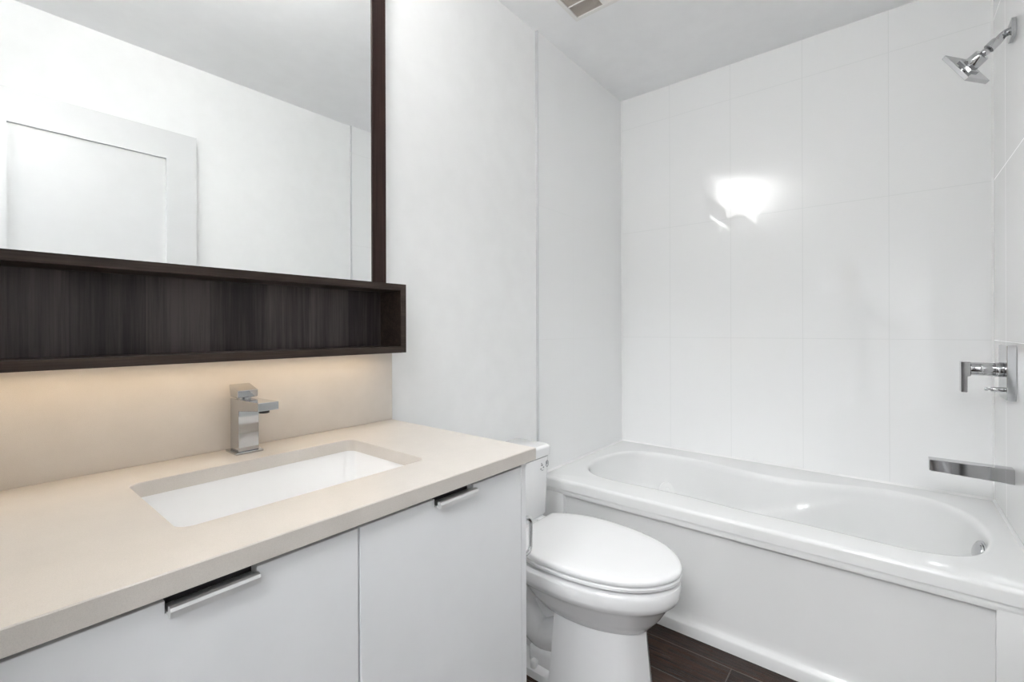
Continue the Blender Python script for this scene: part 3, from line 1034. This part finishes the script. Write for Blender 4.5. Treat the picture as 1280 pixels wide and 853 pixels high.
tx, ty = CAM.x - fw.x * 0.10, CAM.y - fw.y * 0.10
tri = thing('tripod', 'black tripod standing in the doorway, faintly reflected in the back wall tiles', 'tripod', (tx, ty, 0))
bm = bmesh.new()
cyl(bm, (tx, ty, 0.62), (tx, ty, 0.98), 0.013, bev=0.001)
obj('centre_column', bm, MT['black'], tri, True)
bm = bmesh.new()
cyl(bm, (tx, ty, 0.80), (tx, ty, 0.86), 0.034, 0.030, bev=0.004)
obj('shoulder', bm, MT['black'], tri, True)
bm = bmesh.new()
cyl(bm, (tx, ty, 0.975), (tx, ty, 1.005), 0.026, bev=0.003)
bmesh.ops.create_uvsphere(bm, u_segments=20, v_segments=12, radius=0.023, matrix=Matrix.Translation((tx, ty, 1.018)))
cyl(bm, (tx, ty, 1.03), (tx, ty, 1.046), 0.024, bev=0.002)
cyl(bm, (tx - 0.024, ty, 0.99), (tx - 0.045, ty, 0.99), 0.009, bev=0.002)
obj('ball_head', bm, MT['black'], tri, True)
for ang in (150, 265, 28):
    a = math.radians(ang)
    d = Vector((math.cos(a), math.sin(a), 0))
    top = Vector((tx, ty, 0.83)) + d * 0.03
    foot = Vector((tx, ty, 0.008)) + d * 0.235
    bm = bmesh.new()
    cyl(bm, top, top.lerp(foot, 0.5), 0.0135, n=16, bev=0.001)
    cyl(bm, top.lerp(foot, 0.46), top.lerp(foot, 0.52), 0.0165, n=16, bev=0.001)
    cyl(bm, top.lerp(foot, 0.5), foot, 0.0105, n=16, bev=0.001)
    lg = obj('leg', bm, MT['black'], tri, True)
    bm = bmesh.new()
    cyl(bm, (foot.x, foot.y, 0.0), (foot.x, foot.y, 0.022), 0.014, 0.012, n=16, bev=0.002)
    obj('rubber_foot', bm, MT['black'], lg, True)

camt = thing('photo_camera', 'black photo camera on the tripod, faintly reflected in the back wall tiles', 'camera', (tx, ty, 1.046))
cm = Matrix((rt, fw, up)).transposed().to_4x4()
cm.translation = Vector((tx, ty, CAM.z))
bm = bmesh.new()
box(bm, (-0.070, -0.035, -0.062), (0.070, 0.020, 0.040), 0.010, 3, cm)
box(bm, (-0.026, -0.030, 0.035), (0.026, 0.022, 0.062), 0.008, 3, cm)
box(bm, (-0.078, -0.03, -0.06), (-0.045, 0.038, 0.034), 0.010, 3, cm)
cb = obj('camera_body', bm, MT['black'], camt, True)
bm = bmesh.new()
t = bmesh.new()
cyl(t, (0, 0.018, 0), (0, 0.055, 0), 0.036, n=32, bev=0.002)
cyl(t, (0, 0.055, 0), (0, 0.090, 0), 0.039, 0.040, 32, 0.002)
merge(bm, t, cm)
ln = obj('lens', bm, MT['black'], camt, True)
bm = bmesh.new()
t = bmesh.new()
cyl(t, (0, 0.0895, 0), (0, 0.0912, 0), 0.034, n=32)
merge(bm, t, cm)
obj('front_glass', bm, MT['glass_dark'], ln, True)

DEPS = bpy.context.evaluated_depsgraph_get


def skin(name, verts, edges, radii, mat, parent, sub=2, root=0):
    """continuous surface grown over a joint skeleton"""
    me = bpy.data.meshes.new(name)
    me.from_pydata([Vector(v_) for v_ in verts], edges, [])
    o = bpy.data.objects.new(name, me)
    C.objects.link(o)
    mo = o.modifiers.new('skin', 'SKIN')
    mo.use_smooth_shade = True
    for i, sv in enumerate(me.skin_vertices[0].data):
        r_ = radii[i]
        sv.radius = r_ if isinstance(r_, tuple) else (r_, r_)
        sv.use_root = (i == root)
    ss = o.modifiers.new('sub', 'SUBSURF')
    ss.levels = sub; ss.render_levels = sub
    bpy.context.view_layer.update()
    ev = o.evaluated_get(DEPS())
    m2 = bpy.data.meshes.new_from_object(ev)
    m2.name = name
    o.modifiers.clear()
    o.data = m2
    bpy.data.meshes.remove(me)
    m2.materials.clear()
    m2.materials.append(mat)
    for p in m2.polygons:
        p.use_smooth = True
    o.parent = parent
    o.matrix_parent_inverse = Matrix.Translation(-parent.location)
    return o


px, py = 0.93, -3.02
per = thing('person', 'person in grey sweater and dark trousers standing behind the tripod, faintly reflected in the tiles', 'person', (px, py, 0))


def B(x, y, z):
    return Vector((px + x, py + y, z))


verts, edges, rad = [], [], []


def chain(pts, start=None):
    prev = start
    idx = []
    for p, r_ in pts:
        verts.append(B(*p)); rad.append(r_)
        k = len(verts) - 1
        if prev is not None:
            edges.append((prev, k))
        prev = k
        idx.append(k)
    return idx


spine = chain([((0, 0, 0.94), (0.155, 0.105)), ((0, 0.005, 1.08), (0.14, 0.10)), ((0, 0.005, 1.24), (0.155, 0.11)), ((0, -0.005, 1.38), (0.14, 0.095)), ((0, -0.005, 1.46), (0.062, 0.06)), ((0, 0.012, 1.53), (0.055, 0.058)),
               ((0, 0.03, 1.575), (0.076, 0.085)), ((0, 0.025, 1.64), (0.084, 0.102)), ((0, 0.015, 1.70), (0.062, 0.075))])
hands = {}
for s_ in (-1, 1):
    chain([((s_ * 0.09, 0, 0.86), 0.092), ((s_ * 0.10, 0.01, 0.68), 0.072), ((s_ * 0.105, 0.015, 0.48), 0.054), ((s_ * 0.11, 0.0, 0.34), 0.054), ((s_ * 0.115, -0.01, 0.10), 0.036), ((s_ * 0.12, -0.005, 0.045), 0.038), ((s_ * 0.13, 0.09, 0.035), 0.034), ((s_ * 0.135, 0.155, 0.028), 0.024)], spine[0])
    if s_ > 0:      # this hand reaches forward and rests by the tripod head
        arm = [((0.17, -0.005, 1.385), 0.062), ((0.215, -0.01, 1.27), 0.048), ((0.25, -0.01, 1.12), 0.042), ((0.245, 0.13, 1.06), 0.038), ((0.235, 0.27, 1.02), 0.026), ((0.235, 0.30, 1.012), (0.030, 0.018)), ((0.236, 0.35, 1.0), (0.034, 0.016))]
        hd = [Vector((0.236, 0.35, 1.0)), Vector((0.0, 0.93, -0.2)), Vector((1, 0, 0)), Vector((0, -0.2, -0.98))]
    else:           # this arm hangs with the elbow a little out
        arm = [((-0.17, -0.005, 1.385), 0.062), ((-0.23, -0.02, 1.25), 0.048), ((-0.275, -0.03, 1.10), 0.042), ((-0.26, 0.02, 0.97), 0.037), ((-0.235, 0.075, 0.86), 0.026), ((-0.23, 0.085, 0.83), (0.030, 0.018)), ((-0.225, 0.10, 0.78), (0.034, 0.016))]
        hd = [Vector((-0.225, 0.10, 0.78)), Vector((0.08, 0.25, -0.96)), Vector((0, 0.97, 0.24)), Vector((1, 0, 0.1))]
    ai = chain(arm, spine[3])
    o_, f_, l_, c_ = hd            # palm end, finger direction, across (thumb side), curl direction
    for k, (off, ln_) in enumerate(((0.026, 0.072), (0.009, 0.080), (-0.008, 0.074), (-0.024, 0.058))):
        b0 = o_ + l_ * off
        chain([(tuple(b0 + f_ * 0.018), 0.0095), (tuple(b0 + f_ * (0.018 + ln_ * .42) + c_ * 0.006), 0.0088), (tuple(b0 + f_ * (0.018 + ln_ * .75) + c_ * 0.020), 0.008), (tuple(b0 + f_ * (0.018 + ln_ * .93) + c_ * 0.036), 0.0068)], ai[-1])
    t0 = o_ - f_ * 0.03 + l_ * 0.026
    chain([(tuple(t0), 0.012), (tuple(t0 + l_ * 0.022 + f_ * 0.025 + c_ * 0.008), 0.0105), (tuple(t0 + l_ * 0.026 + f_ * 0.058 + c_ * 0.018), 0.0085)], ai[-2])
body = skin('body', verts, edges, rad, MT['skin'], per)


def face_bit(name, shapes, mat):
    bm = bmesh.new()
    for c_, sc_ in shapes:
        t = bmesh.new()
        bmesh.ops.create_uvsphere(t, u_segments=14, v_segments=10, radius=1)
        merge(bm, t, Matrix.Translation(B(*c_)) @ Matrix.Diagonal((*sc_, 1)))
    return obj(name, bm, mat, body, True)


face_bit('nose', [((0, 0.125, 1.605), (0.013, 0.020, 0.024)), ((0, 0.131, 1.594), (0.017, 0.014, 0.011))], MT['skin'])
for s_ in (-1, 1):
    face_bit('ear', [((s_ * 0.076, 0.018, 1.61), (0.009, 0.02, 0.032))], MT['skin'])
    face_bit('eye', [((s_ * 0.031, 0.105, 1.632), (0.010, 0.010, 0.005))], MT['hair'])
face_bit('mouth', [((0, 0.108, 1.563), (0.024, 0.010, 0.006))], simple('lips', (0.38, 0.18, 0.15), 0.5))
bm = bmesh.new()
t = bmesh.new()
bmesh.ops.create_uvsphere(t, u_segments=28, v_segments=18, radius=1)
bmesh.ops.delete(t, geom=[v_ for v_ in t.verts if v_.co.z < -0.45 or (v_.co.y > 0.62 and v_.co.z < 0.42)], context='VERTS')
merge(bm, t, Matrix.Translation(B(0, 0.012, 1.665)) @ Matrix.Diagonal((0.089, 0.110, 0.092, 1)))
hr = obj('hair', bm, MT['hair'], body, True)
sol = hr.modifiers.new('thick', 'SOLIDIFY'); sol.thickness = 0.006
verts, edges, rad = [], [], []
sp2 = chain([((0, 0, 0.80), (0.20, 0.155)), ((0, 0, 0.93), (0.198, 0.152)), ((0, 0.005, 1.08), (0.172, 0.13)), ((0, 0.005, 1.24), (0.172, 0.125)), ((0, -0.005, 1.385), (0.152, 0.106)), ((0, -0.005, 1.455), (0.075, 0.074))])
for arm in ([((0.17, -0.005, 1.385), 0.076), ((0.215, -0.01, 1.27), 0.062), ((0.25, -0.01, 1.12), 0.054), ((0.245, 0.13, 1.06), 0.048), ((0.236, 0.26, 1.024), 0.036)],
            [((-0.17, -0.005, 1.385), 0.076), ((-0.23, -0.02, 1.25), 0.062), ((-0.275, -0.03, 1.10), 0.054), ((-0.26, 0.02, 0.97), 0.047), ((-0.237, 0.07, 0.87), 0.036)]):
    chain(arm, sp2[4])
skin('sweater', verts, edges, rad, MT['sweater'], per)
verts, edges, rad = [], [], []
h0 = chain([((0, 0, 0.95), (0.164, 0.117))])
chain([((0, 0, 1.05), (0.140, 0.100))], h0[0])
for s_ in (-1, 1):
    chain([((s_ * 0.09, 0, 0.86), 0.104), ((s_ * 0.10, 0.01, 0.68), 0.086), ((s_ * 0.105, 0.015, 0.48), 0.070), ((s_ * 0.11, 0.0, 0.30), 0.068), ((s_ * 0.115, -0.008, 0.085), 0.062)], h0[0])
skin('trousers', verts, edges, rad, MT['trousers'], per)
for s_ in (-1, 1):
    bm = bmesh.new()
    rgs = []
    for z, k in ((0.0, 1.0), (0.02, 1.02), (0.05, 0.92), (0.085, 0.6), (0.10, 0.45)):
        ring_ = []
        for q in range(28):
            a = 2 * PI * q / 28
            yy = 0.055 + 0.145 * math.sin(a) * (1 if k > 0.9 else k)
            if k < 0.9:
                yy -= (1 - k) * 0.10
            ring_.append(B(s_ * 0.125 + 0.050 * math.cos(a) * k * (1 - 0.12 * max(0, math.sin(a))), yy, z))
        rgs.append(ring_)
    loft(bm, rgs)
    obj('shoe', bm, MT['black'], per, True)
